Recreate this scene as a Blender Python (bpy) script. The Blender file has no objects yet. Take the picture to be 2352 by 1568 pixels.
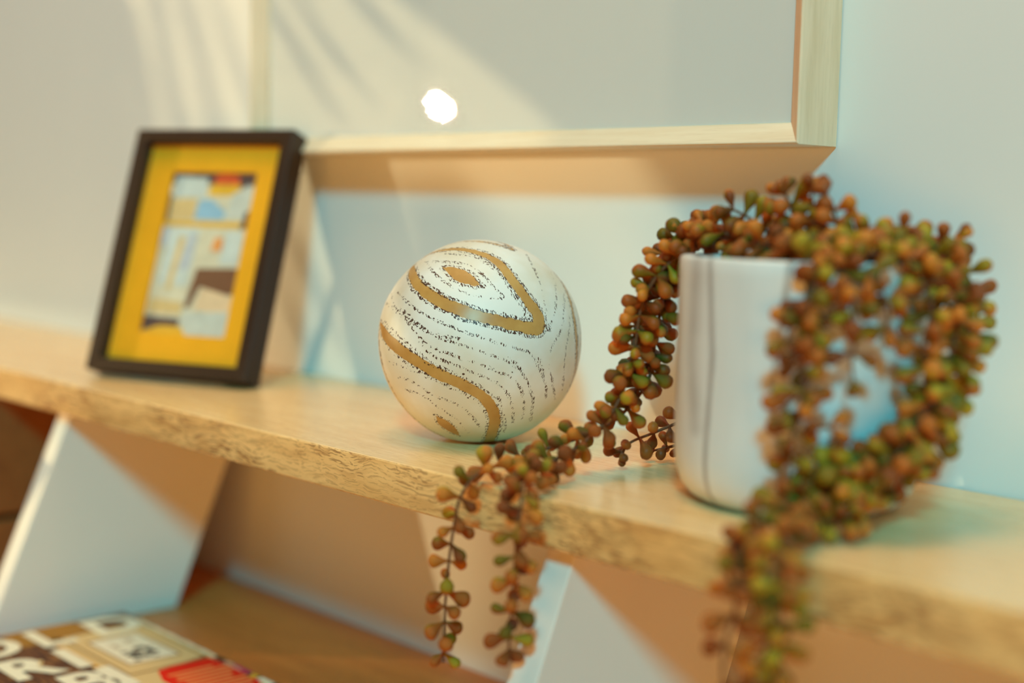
import bpy, bmesh, math, random
import numpy as np
from mathutils import Vector, Matrix, noise
random.seed(7); rng = np.random.default_rng(7)
sc = bpy.context.scene
COL = sc.collection
R = math.radians

# ------------------------------------------------------------------ camera
cam_d = bpy.data.cameras.new('camera'); cam = bpy.data.objects.new('camera', cam_d); COL.objects.link(cam)
cam_d.sensor_width = 36.0; cam_d.lens = 3267.0 / 2352.0 * 36.0
rx = Vector((0.67940312, 0.73338129, 0.02373357)); ry = Vector((-0.08609639, 0.04755462, 0.99515123)); rz = Vector((0.72869665, -0.67815223, 0.09545024))
cam.matrix_world = Matrix(((rx.x, ry.x, rz.x, 0.52151), (rx.y, ry.y, rz.y, -0.54917), (rx.z, ry.z, rz.z, 0.11579), (0, 0, 0, 1)))
cam_d.clip_start = 0.02; cam_d.clip_end = 30
cam_d.dof.use_dof = True; cam_d.dof.focus_distance = 0.655; cam_d.dof.aperture_fstop = 2.9
sc.camera = cam

# ------------------------------------------------------------------ world, lights, exposure
sc.view_settings.view_transform = 'Standard'; sc.view_settings.look = 'None'
sc.view_settings.exposure = 0.0; sc.view_settings.gamma = 1.0; sc.view_settings.use_curve_mapping = False
w = bpy.data.worlds.new('room_light'); sc.world = w; w.use_nodes = True
w.node_tree.nodes['Background'].inputs[0].default_value = (1.0, 0.66, 0.33, 1)
w.node_tree.nodes['Background'].inputs[1].default_value = 0.26

def aim(o, target):
    d = Vector(target) - o.location
    o.rotation_euler = d.to_track_quat('-Z', 'Y').to_euler()
def area(name, loc, target, size, power, col, sy=None):
    l = bpy.data.lights.new(name, 'AREA'); l.energy = power; l.color = col
    if sy: l.shape = 'RECTANGLE'; l.size = size; l.size_y = sy
    else: l.shape = 'DISK'; l.size = size
    o = bpy.data.objects.new(name, l); COL.objects.link(o); o.location = loc; aim(o, target); return o
LK = {'key': (215.0, (0.02, 0.80, 1.0)), 'low': (0.6, (0.10, 0.76, 1.0)), 'ceil': (4.5, (1.0, 0.66, 0.42)), 'bounce': (22.5, (1.0, 0.57, 0.27)), 'room': (50.0, (1.0, 0.47, 0.09)), 'lamp': (56000.0, (1.0, 0.80, 0.42)), 'world': (0.11, (1.0, 0.56, 0.26))}
# cool light far off in front and to the right of the shelf
area('cool_key_light', (3.30, -3.70, 3.25), (-0.05, -0.1, 0.02), 0.80, *LK['key'])
area('cool_low_light', (1.60, -0.45, -0.10), (0.1, -0.10, -0.04), 0.16, *LK['low'])  # added low fill that brightens the right-hand side panel
# soft warm ceiling light and the warm glow of the room behind the viewer
area('ceiling_light', (0.05, -0.20, 1.86), (0.0, -0.12, 0.0), 0.36, *LK['ceil'])
area('ceiling_bounce', (-0.25, -0.55, 1.9), (-0.1, -0.15, 0.0), 1.5, *LK['bounce'])
area('warm_room_light', (2.3, -3.0, -0.25), (-0.1, 0, 0.0), 3.2, *LK['room'], 1.1)
w.node_tree.nodes['Background'].inputs[0].default_value = (*LK['world'][1], 1)
w.node_tree.nodes['Background'].inputs[1].default_value = LK['world'][0]

# ------------------------------------------------------------------ helpers
def link(o, parent=None):
    COL.objects.link(o)
    if parent is not None: o.parent = parent
    return o
def obj(name, bm, mat, parent=None, smooth=False, loc=None):
    me = bpy.data.meshes.new(name); bm.to_mesh(me); bm.free()
    if mat is not None:
        for m in (mat if isinstance(mat, (list, tuple)) else [mat]): me.materials.append(m)
    if smooth:
        for p in me.polygons: p.use_smooth = True
    o = bpy.data.objects.new(name, me)
    if loc is not None: o.location = loc
    return link(o, parent)
def thing(name, label, cat, loc=(0, 0, 0), rot=(0, 0, 0), group=None):
    o = bpy.data.objects.new(name, None); o.empty_display_size = 0.02
    o.location = loc; o.rotation_euler = rot; COL.objects.link(o)
    o['label'] = label; o['category'] = cat
    if group: o['group'] = group
    return o
def tag(o, label, cat, group=None):
    o['label'] = label; o['category'] = cat
    if group: o['group'] = group
    return o
def box_bm(x0, x1, y0, y1, z0, z1, bev=0.0, seg=2, bm=None):
    own = bm is None
    if own: bm = bmesh.new()
    r = bmesh.ops.create_cube(bm, size=1.0)
    for v in r['verts']:
        v.co = Vector(((x0 + x1) / 2 + v.co.x * (x1 - x0), (y0 + y1) / 2 + v.co.y * (y1 - y0), (z0 + z1) / 2 + v.co.z * (z1 - z0)))
    if bev > 0:
        ed = list({e for v in r['verts'] for e in v.link_edges})
        bmesh.ops.bevel(bm, geom=ed, offset=bev, segments=seg, profile=0.5, affect='EDGES')
    return bm
def prism_bm(pts, axis, a, b, bev=0.0):
    """extrude a 2-D outline along an axis: pts are (y,z) for axis x, (x,z) for y, (x,y) for z"""
    bm = bmesh.new()
    def P(p, t):
        return {'x': (t, p[0], p[1]), 'y': (p[0], t, p[1]), 'z': (p[0], p[1], t)}[axis]
    va = [bm.verts.new(P(p, a)) for p in pts]; vb = [bm.verts.new(P(p, b)) for p in pts]
    n = len(pts)
    bm.faces.new(va); bm.faces.new(vb[::-1])
    for i in range(n): bm.faces.new((va[i], vb[i], vb[(i + 1) % n], va[(i + 1) % n]))
    bmesh.ops.recalc_face_normals(bm, faces=bm.faces)
    if bev > 0: bmesh.ops.bevel(bm, geom=list(bm.edges), offset=bev, segments=2, profile=0.5, affect='EDGES')
    return bm
def lathe_bm(prof, n=96):
    bm = bmesh.new(); rings = []
    for r, z in prof:
        if r < 1e-6: rings.append([bm.verts.new((0, 0, z))])
        else: rings.append([bm.verts.new((r * math.cos(2 * math.pi * k / n), r * math.sin(2 * math.pi * k / n), z)) for k in range(n)])
    for a, b in zip(rings, rings[1:]):
        for k in range(n):
            k2 = (k + 1) % n
            if len(a) == 1: bm.faces.new((a[0], b[k], b[k2]))
            elif len(b) == 1: bm.faces.new((a[k], b[0], a[k2]))
            else: bm.faces.new((a[k], b[k], b[k2], a[k2]))
    bmesh.ops.recalc_face_normals(bm, faces=bm.faces)
    return bm
def tube_bm(pts, radii, seg=8, bm=None, cap=True):
    if bm is None: bm = bmesh.new()
    pts = [Vector(p) for p in pts]; n = len(pts); rings = []
    up = Vector((0.3, 0.2, 0.93)).normalized()
    for i, p in enumerate(pts):
        t = (pts[min(i + 1, n - 1)] - pts[max(i - 1, 0)]).normalized()
        a = t.cross(up)
        if a.length < 1e-4: a = t.cross(Vector((1, 0, 0)))
        a.normalize(); b = t.cross(a).normalized(); up = b if False else up
        r = radii[i] if hasattr(radii, '__len__') else radii
        rings.append([bm.verts.new(p + r * (math.cos(2 * math.pi * k / seg) * a + math.sin(2 * math.pi * k / seg) * b)) for k in range(seg)])
    for A, B in zip(rings, rings[1:]):
        for k in range(seg): bm.faces.new((A[k], A[(k + 1) % seg], B[(k + 1) % seg], B[k]))
    if cap:
        bm.faces.new(rings[0][::-1]); bm.faces.new(rings[-1])
    bmesh.ops.recalc_face_normals(bm, faces=bm.faces)
    return bm

# ------------------------------------------------------------------ materials
class NT:
    def __init__(s, name):
        s.m = bpy.data.materials.new(name); s.m.use_nodes = True; s.t = s.m.node_tree; s.n = s.t.nodes
        s.b = s.n['Principled BSDF']; s.out = s.n['Material Output']
    def new(s, ty, **kw):
        n = s.n.new(ty)
        for k, v in kw.items(): setattr(n, k, v)
        return n
    def lk(s, a, b): s.t.links.new(a, b)
    def val(s, sock, v):
        if hasattr(v, 'is_linked') or hasattr(v, 'links'): s.lk(v, sock)
        else: sock.default_value = v
    def math(s, op, a, b=None, clamp=False):
        n = s.new('ShaderNodeMath', operation=op); n.use_clamp = clamp; s.val(n.inputs[0], a)
        if b is not None: s.val(n.inputs[1], b)
        return n.outputs[0]
    def ramp(s, fac, stops, interp='LINEAR'):
        n = s.new('ShaderNodeValToRGB'); n.color_ramp.interpolation = interp
        e = n.color_ramp.elements
        while len(e) < len(stops): e.new(0.5)
        for el, (p, c) in zip(e, stops): el.position = p; el.color = (*c, 1) if len(c) == 3 else c
        s.val(n.inputs[0], fac); return n.outputs[0]
    def coords(s, kind='Object', scale=(1, 1, 1), rot=(0, 0, 0), loc=(0, 0, 0)):
        tc = s.new('ShaderNodeTexCoord'); mp = s.new('ShaderNodeMapping')
        mp.inputs['Scale'].default_value = scale; mp.inputs['Rotation'].default_value = rot; mp.inputs['Location'].default_value = loc
        s.lk(tc.outputs[kind], mp.inputs[0]); return mp.outputs[0]
    def noise(s, vec, scale, detail=4, rough=0.55, dist=0.0):
        n = s.new('ShaderNodeTexNoise'); s.lk(vec, n.inputs['Vector']); n.inputs['Scale'].default_value = scale
        n.inputs['Detail'].default_value = detail; n.inputs['Roughness'].default_value = rough; n.inputs['Distortion'].default_value = dist
        return n.outputs['Fac']
    def mix(s, fac, a, b, mode='MIX'):
        n = s.new('ShaderNodeMix', data_type='RGBA', blend_type=mode)
        s.val(n.inputs[0], fac)
        for sock, v in ((n.inputs[6], a), (n.inputs[7], b)):
            if hasattr(v, 'links'): s.lk(v, sock)
            else: sock.default_value = (*v, 1) if len(v) == 3 else v
        return n.outputs[2]
    def bump(s, h, strength=0.2, dist=0.001):
        n = s.new('ShaderNodeBump'); n.inputs['Strength'].default_value = strength; n.inputs['Distance'].default_value = dist
        s.lk(h, n.inputs['Height']); s.lk(n.outputs[0], s.b.inputs['Normal'])
    def base(s, c): s.val(s.b.inputs['Base Color'], c if hasattr(c, 'links') else (*c, 1))
    def rough(s, r): s.val(s.b.inputs['Roughness'], r)
def plain(name, col, rough=0.6, spec=0.5, var=0.0, scale=40):
    t = NT(name)
    if var > 0:
        f = t.noise(t.coords(), scale, 3)
        a = tuple(max(0, c * (1 - var)) for c in col); b = tuple(min(1, c * (1 + var)) for c in col)
        t.base(t.ramp(f, [(0.3, a), (0.7, b)]))
    else: t.base(col)
    t.rough(rough); t.b.inputs['Specular IOR Level'].default_value = spec
    return t.m
def oak(name, light, mid, dark, pore, rough=0.42, fine=1.0, pore_amt=0.35, wav=0.0, axis='x'):
    t = NT(name)
    rot = (0, 0, 0)
    k = {'x': (1, 1, 1), 'z': (1, 1, 1)}[axis]
    def sv(l, c):   # l = scale along the grain, c = across it
        return (l, c, c) if axis == 'x' else (c, c, l)
    cw = t.coords(scale=sv(2.2, 16))
    big = t.noise(cw, 2.0 * fine, 3, 0.5, 0.6 + wav)
    c2 = t.coords(scale=sv(4, 60)); lines = t.noise(c2, 6 * fine, 4, 0.6, 0.5 + wav * 1.5)
    c3 = t.coords(scale=sv(30, 340)); pores = t.noise(c3, 3.6 * fine, 2, 0.5, 0.3 + wav)
    base = t.ramp(big, [(0.30, mid), (0.52, light), (0.72, mid)])
    base = t.mix(t.ramp(lines, [(0.42, (1, 1, 1)), (0.62, (0, 0, 0))]), base, dark)
    f = t.ramp(lines, [(0.35, (0.0,) * 3), (0.75, (0.65,) * 3)])
    base2 = t.mix(f, t.ramp(big, [(0.30, mid), (0.52, light), (0.72, mid)]), dark)
    pf = t.math('MULTIPLY', t.ramp(pores, [(0.56, (0, 0, 0)), (0.66, (1, 1, 1))]), pore_amt)
    colr = t.mix(pf, base2, pore)
    t.base(colr); t.rough(rough)
    t.bump(t.math('SUBTRACT', lines, pf), 0.12, 0.0006)
    return t.m
M = {}
M['wall'] = None
def wall_mat():
    t = NT('wall_paint'); c = t.coords()
    f = t.noise(c, 3.0, 3)
    t.base(t.ramp(f, [(0.3, (0.80, 0.80, 0.79)), (0.7, (0.84, 0.84, 0.83))]))
    t.rough(0.62); t.bump(t.noise(c, 900, 2), 0.06, 0.0004); return t.m
M['wall'] = wall_mat()
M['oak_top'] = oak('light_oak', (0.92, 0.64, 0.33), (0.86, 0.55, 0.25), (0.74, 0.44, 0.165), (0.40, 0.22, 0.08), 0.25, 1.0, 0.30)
def edge_oak():
    t = NT('oak_edge_grain'); c0 = t.coords()
    wn = t.new('ShaderNodeTexNoise'); t.lk(c0, wn.inputs['Vector']); wn.inputs['Scale'].default_value = 34; wn.inputs['Detail'].default_value = 3
    sb = t.new('ShaderNodeVectorMath', operation='SUBTRACT'); t.lk(wn.outputs['Color'], sb.inputs[0]); sb.inputs[1].default_value = (.5, .5, .5)
    sc_ = t.new('ShaderNodeVectorMath', operation='SCALE'); t.lk(sb.outputs[0], sc_.inputs[0]); sc_.inputs['Scale'].default_value = 0.011
    ad = t.new('ShaderNodeVectorMath', operation='ADD'); t.lk(c0, ad.inputs[0]); t.lk(sc_.outputs[0], ad.inputs[1])
    def mp(sv):
        m = t.new('ShaderNodeMapping'); m.inputs['Scale'].default_value = sv; t.lk(ad.outputs[0], m.inputs[0]); return m.outputs[0]
    fine = t.noise(mp((16, 250, 250)), 4.6, 3, .55, .25)
    mid = t.noise(mp((9, 90, 90)), 3.0, 3, .5, .6)
    big = t.noise(t.coords(scale=(4, 20, 20)), 2.0, 2)
    zone = t.ramp(t.noise(t.coords(scale=(7, 14, 14)), 1.3, 2), [(.38, (.25,) * 3), (.6, (1,) * 3)])
    col = t.ramp(big, [(.3, (.78, .44, .15)), (.55, (.90, .57, .23)), (.8, (.80, .46, .16))])
    col = t.mix(t.math('MULTIPLY', t.ramp(mid, [(.47, (0,) * 3), (.62, (.75,) * 3)]), zone), col, (.50, .215, .055))
    col = t.mix(t.math('MULTIPLY', t.ramp(fine, [(.52, (0,) * 3), (.60, (.9,) * 3)]), zone), col, (.24, .085, .02))
    t.base(col); t.rough(.5); t.bump(fine, -.25, .0006); return t.m
M['oak_edge'] = edge_oak()
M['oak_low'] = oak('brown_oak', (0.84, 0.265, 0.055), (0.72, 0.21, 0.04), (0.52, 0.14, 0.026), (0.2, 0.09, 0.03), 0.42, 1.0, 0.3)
M['pine'] = oak('pale_pine', (0.95, 0.73, 0.52), (0.91, 0.67, 0.46), (0.72, 0.50, 0.29), (0.5, 0.33, 0.2), 0.55, 0.7, 0.12, 0.0, 'z')
M['pine_rail'] = oak('pale_pine_rail', (0.86, 0.76, 0.58), (0.82, 0.70, 0.50), (0.72, 0.56, 0.36), (0.5, 0.33, 0.2), 0.55, 0.55, 0.12, 0.0, 'x')
M['white_lam'] = plain('white_laminate', (0.86, 0.80, 0.72), 0.5, 0.35)
M['dark_wood'] = oak('dark_brown_wood', (0.36, 0.125, 0.03), (0.28, 0.09, 0.022), (0.19, 0.06, 0.014), (0.06, 0.02, 0.01), 0.5, 1.0, 0.4)
M['paper_white'] = plain('picture_paper', (0.83, 0.83, 0.80), 0.8)
def glass_sheet(name, tint=(1, 1, 1), rough=0.0):
    t = NT(name); t.n.remove(t.b)
    lw = t.new('ShaderNodeLayerWeight'); lw.inputs[0].default_value = 0.5
    frs = t.math('ADD', t.math('MULTIPLY', t.math('POWER', lw.outputs['Facing'], 5.0), 0.96), 0.04)
    tr = t.new('ShaderNodeBsdfTransparent'); tr.inputs[0].default_value = (*tint, 1)
    gl = t.new('ShaderNodeBsdfGlossy'); gl.inputs['Roughness'].default_value = rough
    mx = t.new('ShaderNodeMixShader'); t.lk(frs, mx.inputs[0]); t.lk(tr.outputs[0], mx.inputs[1]); t.lk(gl.outputs[0], mx.inputs[2])
    t.lk(mx.outputs[0], t.out.inputs[0]); return t.m
M['glass'] = glass_sheet('clear_glass')

# ------------------------------------------------------------------ the room
def struct(o): o['kind'] = 'structure'; return o
struct(obj('wall_back', box_bm(-3.2, 1.6, 0.0, 0.10, -0.85, 1.9), M['wall']))
struct(obj('floor', box_bm(-3.2, 1.6, -3.0, 0.10, -0.90, -0.85), M['oak_low']))

# ------------------------------------------------------------------ the shelf unit
shelf = thing('shelf_unit', 'open shelf unit with oak planks on slanted white side panels against the wall', 'shelf', (0, 0, -0.85))
def child(o, parent, name=None):
    o.parent = parent; o.matrix_parent_inverse = parent.matrix_world.inverted() if False else Matrix.Translation(-parent.location)
    return o
X0, X1 = -1.35, 0.62
YF = -0.1585
def plank(name, y0, z0, z1, mats):
    bm = box_bm(X0, X1, y0, -0.001, z0, z1, 0.0009, 2)
    for f in bm.faces:
        f.material_index = 1 if abs(f.normal.y) > 0.7 or abs(f.normal.x) > 0.7 else 0
    o = obj(name, bm, mats, None); child(o, shelf); return o
p_top = plank('top_plank', YF, -0.020, 0.0, [M['oak_top'], M['oak_edge']])
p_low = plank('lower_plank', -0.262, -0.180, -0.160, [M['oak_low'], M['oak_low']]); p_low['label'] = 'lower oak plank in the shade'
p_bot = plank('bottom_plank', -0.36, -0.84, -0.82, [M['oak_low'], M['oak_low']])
for xr in (-1.2, -0.3176, 0.130, 0.60):
    bm = prism_bm([(-0.1462, -0.0202), (-0.0148, -0.0202), (-0.0722, -0.1598), (-0.2035, -0.1598)], 'x', xr - 0.0155, xr, 0.0006)
    child(obj('side_panel', bm, M['white_lam']), shelf)
    bm = prism_bm([(-0.2035, -0.1802), (-0.0722, -0.1802), (-0.16, -0.8198), (-0.34, -0.8198)], 'x', xr - 0.0155, xr, 0.0006)
    child(obj('lower_side_panel', bm, M['white_lam']), shelf)
    child(obj('foot', box_bm(xr - 0.0155, xr, -0.33, -0.10, -0.85, -0.8402), M['white_lam']), shelf)

# brown wooden box on the lower plank, left of the slanted panel
wb = thing('wooden_box', 'dark brown wooden box standing on the lower plank behind the far side panel', 'box', (-0.62, -0.105, -0.160))
child(obj('box_body', box_bm(-0.80, -0.42, -0.245, -0.02, -0.1598, -0.108, 0.002), M['dark_wood']), wb)
child(obj('lid', box_bm(-0.803, -0.417, -0.248, -0.017, -0.104, -0.0215, 0.002), M['dark_wood']), wb)
child(obj('lid_seam', box_bm(-0.797, -0.424, -0.241, -0.024, -0.108, -0.104), plain('seam_dark', (0.03, 0.012, 0.006), 0.8)), wb)

# ------------------------------------------------------------------ big pine picture frame on the wall
XL, XR, ZB, ZT = -0.2975, 0.1445, 0.1455, 0.62
FW, FD, RE = 0.0100, 0.0300, 0.0205
art = thing('wall_picture_frame', 'large pale pine picture frame with blank white picture hanging on the wall', 'picture frame', ((XL + XR) / 2, 0, ZB))
def moulding(name, a, b, horizontal, sign, mat):
    # mitred length: outer edge a..b ; sign +1 = width grows towards +axis
    bm = bmesh.new()
    yf, yb = -FD, -0.0008
    def V(l, wv, y):
        return (l, y, wv) if horizontal else (wv, y, l)
    pr = [(0, yb), (0, yf + 0.0008), (0.0007, yf), (0.0013, yf + 0.0002), (FW - 0.0004, yf + 0.0078), (FW, yf + 0.0084), (FW, yb)]   # (width, y)
    o0 = ZB if (horizontal and sign > 0) else ZT if horizontal else XL if sign > 0 else XR
    A = [bm.verts.new(V(a + wd, o0 + sign * wd, y)) for wd, y in pr]
    B = [bm.verts.new(V(b - wd, o0 + sign * wd, y)) for wd, y in pr]
    bm.faces.new(A); bm.faces.new(B[::-1])
    for i in range(len(pr)): bm.faces.new((A[i], A[(i + 1) % len(pr)], B[(i + 1) % len(pr)], B[i]))
    bmesh.ops.recalc_face_normals(bm, faces=bm.faces)
    return child(obj(name, bm, mat), art)
moulding('bottom_rail', XL, XR, True, 1, M['pine_rail'])
moulding('top_rail', XL, XR, True, -1, M['pine_rail'])
moulding('side_rail', ZB, ZT, False, 1, M['pine'])
moulding('side_rail', ZB, ZT, False, -1, M['pine'])
child(obj('picture_sheet', box_bm(XL + FW, XR - FW, -RE, -0.003, ZB + FW, ZT - FW), M['paper_white']), art)
child(obj('glass_pane', box_bm(XL + FW, XR - FW, -RE - 0.0018, -RE - 0.0006, ZB + FW, ZT - FW), M['glass']), art)

# ------------------------------------------------------------------ black photo frame leaning on its stand
FA, FB = 0.4035, 0.3321
fw, fh, ft = 0.1215, 0.1632, 0.0175
W_ = Vector((math.cos(FA), math.sin(FA), 0)); B_ = Vector((-math.sin(FA), math.cos(FA), 0))
U_ = math.cos(FB) * Vector((0, 0, 1)) + math.sin(FB) * B_
N_ = math.sin(FB) * Vector((0, 0, 1)) - math.cos(FB) * B_
pf = thing('photo_frame', 'black shadow-box photo frame with mustard yellow mat leaning back on the top plank', 'photo frame', (-0.3300, -0.1192, 0.0))
Mf = Matrix((( W_.x, -N_.x, U_.x, 0), (W_.y, -N_.y, U_.y, 0), (W_.z, -N_.z, U_.z, 0), (0, 0, 0, 1)))   # local x = width, y = back, z = up
def fchild(name, bm, mat, smooth=False):
    bmesh.ops.transform(bm, matrix=Mf, verts=bm.verts)
    return obj(name, bm, mat, pf, smooth)
M['black_frame'] = plain('black_brown_lacquer', (0.040, 0.018, 0.009), 0.45, 0.25)
M['mat_yellow'] = plain('mustard_mat', (0.96, 0.44, 0.008), 0.75, 0.3, 0.04, 60)
M['mat_bevel'] = plain('mat_bevel_cream', (0.85, 0.72, 0.42), 0.8)
bw = 0.0085
def fr_bar(name, pts):   # pts: outline in local x,z ; from y=-ft to 0
    bm = bmesh.new()
    a = [bm.verts.new((p[0], -ft, p[1])) for p in pts]; b = [bm.verts.new((p[0], -0.0005, p[1])) for p in pts]
    bm.faces.new(a); bm.faces.new(b[::-1])
    for i in range(4): bm.faces.new((a[i], b[i], b[(i + 1) % 4], a[(i + 1) % 4]))
    bmesh.ops.recalc_face_normals(bm, faces=bm.faces)
    bmesh.ops.bevel(bm, geom=list(bm.edges), offset=0.0006, segments=2, profile=0.5, affect='EDGES')
    fchild(name, bm, M['black_frame'])
fr_bar('frame_bar', [(0, 0), (fw, 0), (fw - bw, bw), (bw, bw)])
fr_bar('frame_bar', [(0, fh), (bw, fh - bw), (fw - bw, fh - bw), (fw, fh)])
fr_bar('frame_bar', [(0, 0), (bw, bw), (bw, fh - bw), (0, fh)])
fr_bar('frame_bar', [(fw, 0), (fw, fh), (fw - bw, fh - bw), (fw - bw, bw)])
# mat with a window, cut from four boards joined as one sheet
ox0, ox1, oz0, oz1 = 0.0285, 0.0940, 0.0280, 0.1370
my0, my1 = -0.0088, -0.0066
bm = bmesh.new()
def ringframe(bm, a, b, y0, y1):
    (ax0, ax1, az0, az1), (bx0, bx1, bz0, bz1) = a, b
    oa = [(ax0, az0), (ax1, az0), (ax1, az1), (ax0, az1)]; ib = [(bx0, bz0), (bx1, bz0), (bx1, bz1), (bx0, bz1)]
    f = [bm.verts.new((x, y0, z)) for x, z in oa]; g = [bm.verts.new((x, y0, z)) for x, z in ib]
    f2 = [bm.verts.new((x, y1, z)) for x, z in oa]; g2 = [bm.verts.new((x, y1, z)) for x, z in ib]
    for i in range(4):
        j = (i + 1) % 4
        bm.faces.new((f[i], f[j], g[j], g[i])); bm.faces.new((f2[i], g2[i], g2[j], f2[j])); bm.faces.new((g[i], g[j], g2[j], g2[i])); bm.faces.new((f[i], f2[i], f2[j], f[j]))
    bmesh.ops.recalc_face_normals(bm, faces=bm.faces)
ringframe(bm, (bw, fw - bw, bw, fh - bw), (ox0, ox1, oz0, oz1), my0, my1); fchild('mat_board', bm, M['mat_yellow'])
# printed picture behind the mat: flat coloured areas
def flat_poly(name, pts, y, mat, par_fn, th=0.00015):
    bm = bmesh.new()
    a = [bm.verts.new((x, y, z)) for x, z in pts]; b = [bm.verts.new((x, y + th, z)) for x, z in pts]
    bm.faces.new(a); bm.faces.new(b[::-1])
    for i in range(len(pts)): bm.faces.new((a[i], b[i], b[(i + 1) % len(pts)], a[(i + 1) % len(pts)]))
    bmesh.ops.recalc_face_normals(bm, faces=bm.faces)
    return par_fn(name, bm, mat)
pw, ph = ox1 - ox0, oz1 - oz0
fchild('picture_sheet', box_bm(ox0 - 0.004, ox1 + 0.004, -0.0062, -0.0058, oz0 - 0.004, oz1 + 0.004), plain('print_paper', (0.72, 0.66, 0.50), 0.7, 0.4, 0.12, 120))
cols = {'dk': (0.10, 0.06, 0.06), 'red': (0.75, 0.10, 0.02), 'blue': (0.30, 0.52, 0.72), 'pale': (0.62, 0.68, 0.66), 'sand': (0.72, 0.52, 0.24), 'brown': (0.20, 0.085, 0.04),
        'skin': (0.82, 0.60, 0.38), 'grey': (0.60, 0.63, 0.58), 'orange': (0.85, 0.33, 0.08), 'gold': (0.80, 0.45, 0.03), 'lilac': (0.52, 0.55, 0.62)}
pm = {k: plain('print_' + k, v, 0.7, 0.4, 0.1, 150) for k, v in cols.items()}
art_polys = [  # u across, v up, both 0..1 over the picture
 ('dk', [(-.03, .93), (1.03, .93), (1.03, 1.03), (-.03, 1.03)]), ('pale', [(.04, .84), (.42, .85), (.42, .97), (.03, .98)]),
 ('red', [(.50, .93), (.80, .93), (.78, .985), (.66, 1.0), (.50, .99)]), ('gold', [(.45, .86), (.80, .86), (.84, .93), (.46, .93)]),
 ('dk', [(.82, .86), (1.02, .92), (1.02, 1.02), (.82, 1.02)]), ('grey', [(.80, .74), (1.0, .78), (1.0, .92), (.90, .93), (.72, .86)]),
 ('sand', [(.02, .70), (.34, .71), (.34, .84), (.02, .84)]), ('dk', [(-.03, .68), (.03, .68), (.03, .86), (-.03, .86)]),
 ('blue', [(.34, .71), (.68, .71), (.70, .76), (.50, .84), (.36, .83)]), ('grey', [(.70, .71), (.94, .73), (.94, .82), (.72, .82)]),
 ('gold', [(.0, .665), (1.0, .665), (1.0, .70), (.0, .695)]), ('dk', [(.90, .66), (1.02, .66), (1.02, .78), (.93, .76)]),
 ('lilac', [(-.02, .54), (.08, .54), (.08, .66), (-.02, .66)]), ('pale', [(.08, .30), (.42, .30), (.44, .655), (.08, .655)]),
 ('sand', [(.17, .28), (.24, .28), (.30, .60), (.22, .60)]), ('lilac', [(.28, .40), (.40, .40), (.42, .62), (.34, .62)]),
 ('orange', [(.62, .52), (.74, .52), (.74, .60), (.64, .60)]), ('orange', [(.86, .53), (.93, .53), (.93, .59), (.86, .59)]), ('pale', [(.74, .44), (.96, .44), (.96, .64), (.76, .64)]),
 ('brown', [(.50, .41), (1.02, .42), (1.02, .26), (.90, .26), (.58, .30), (.50, .17), (.44, .17)]), ('skin', [(.60, .295), (.80, .27), (1.0, .245), (1.02, .14), (.56, .16)]),
 ('grey', [(.44, .14), (1.02, .16), (1.02, -.03), (.56, -.03), (.44, .07)]), ('sand', [(.02, .13), (.42, .13), (.42, .20), (.02, .22)]), ('dk', [(-.02, .02), (.42, .06), (.42, .10), (-.02, .11)]),
 ('gold', [(-.02, -.03), (.56, -.03), (.46, .055), (.2, .055), (-.02, .01)])]
for i, (c, pts) in enumerate(art_polys):
    flat_poly('printed_area', [(ox0 + u * pw, oz0 + v * ph) for u, v in pts], -0.00635 - 0.00001 * i, pm[c], lambda n, b, m: fchild(n, b, m), 0.00012)
fchild('glass_pane', box_bm(bw, fw - bw, -0.0120, -0.0110, bw, fh - bw), M['glass'])
fchild('back_board', box_bm(bw, fw - bw, -0.0052, -0.0005, bw, fh - bw), M['black_frame'])
# easel stand behind (a strut hinged on the back, foot on the plank)
hinge = Vector((-0.3300, -0.1192, 0)) + W_ * fw / 2 + U_ * 0.11
foot = Vector((-0.3300, -0.1192, 0)) + W_ * fw / 2 + B_ * 0.072; foot.z = 0.0015
o_ = Vector((-0.3300, -0.1192, 0))
bm = bmesh.new()
hw = 0.013
q = [hinge - W_ * hw * .6, hinge + W_ * hw * .6, foot + W_ * hw, foot - W_ * hw]
nrm = (q[1] - q[0]).cross(q[3] - q[0]).normalized() * 0.001
a = [bm.verts.new(p - o_ + nrm) for p in q]; b = [bm.verts.new(p - o_ - nrm) for p in q]
bm.faces.new(a); bm.faces.new(b[::-1])
for i in range(4): bm.faces.new((a[i], b[i], b[(i + 1) % 4], a[(i + 1) % 4]))
bmesh.ops.recalc_face_normals(bm, faces=bm.faces)
obj('easel_stand', bm, M['black_frame'], pf)

# ------------------------------------------------------------------ the painted wooden ball
BR = 0.050; BC = Vector((0.0, -0.08523, 0.0485))
vz = -(BC - Vector((0.52151, -0.54917, 0.11579))).normalized()      # the side of the ball that carries the drawn eye pattern faces this way
vx = Vector((0, 0, 1)).cross(vz); 
vx = (rx - vz * rx.dot(vz)).normalized(); vy = vz.cross(vx).normalized()
def PB(lst):   # flat map of the drawing on the ball -> unit vectors
    out = []
    for x, y in lst:
        a, b = (x - 764) / 677.0, -(y - 767) / 677.0
        r = math.hypot(a, b)
        if r > 0.985: a, b = a / r * 0.985, b / r * 0.985
        c = math.sqrt(1 - a * a - b * b)
        out.append((vx * a + vy * b + vz * c)[:])
    return np.array(out)
def dens(P, W=None, step=0.02):
    q, ww = [], []
    for i in range(len(P) - 1):
        n = max(1, int(np.linalg.norm(P[i + 1] - P[i]) / step))
        for k in range(n):
            t = k / n; v = P[i] * (1 - t) + P[i + 1] * t; q.append(v / np.linalg.norm(v))
            if W is not None: ww.append(W[i] * (1 - t) + W[i + 1] * t)
    q.append(P[-1])
    if W is not None: ww.append(W[-1])
    return np.array(q), (np.array(ww) if W is not None else None)
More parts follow.
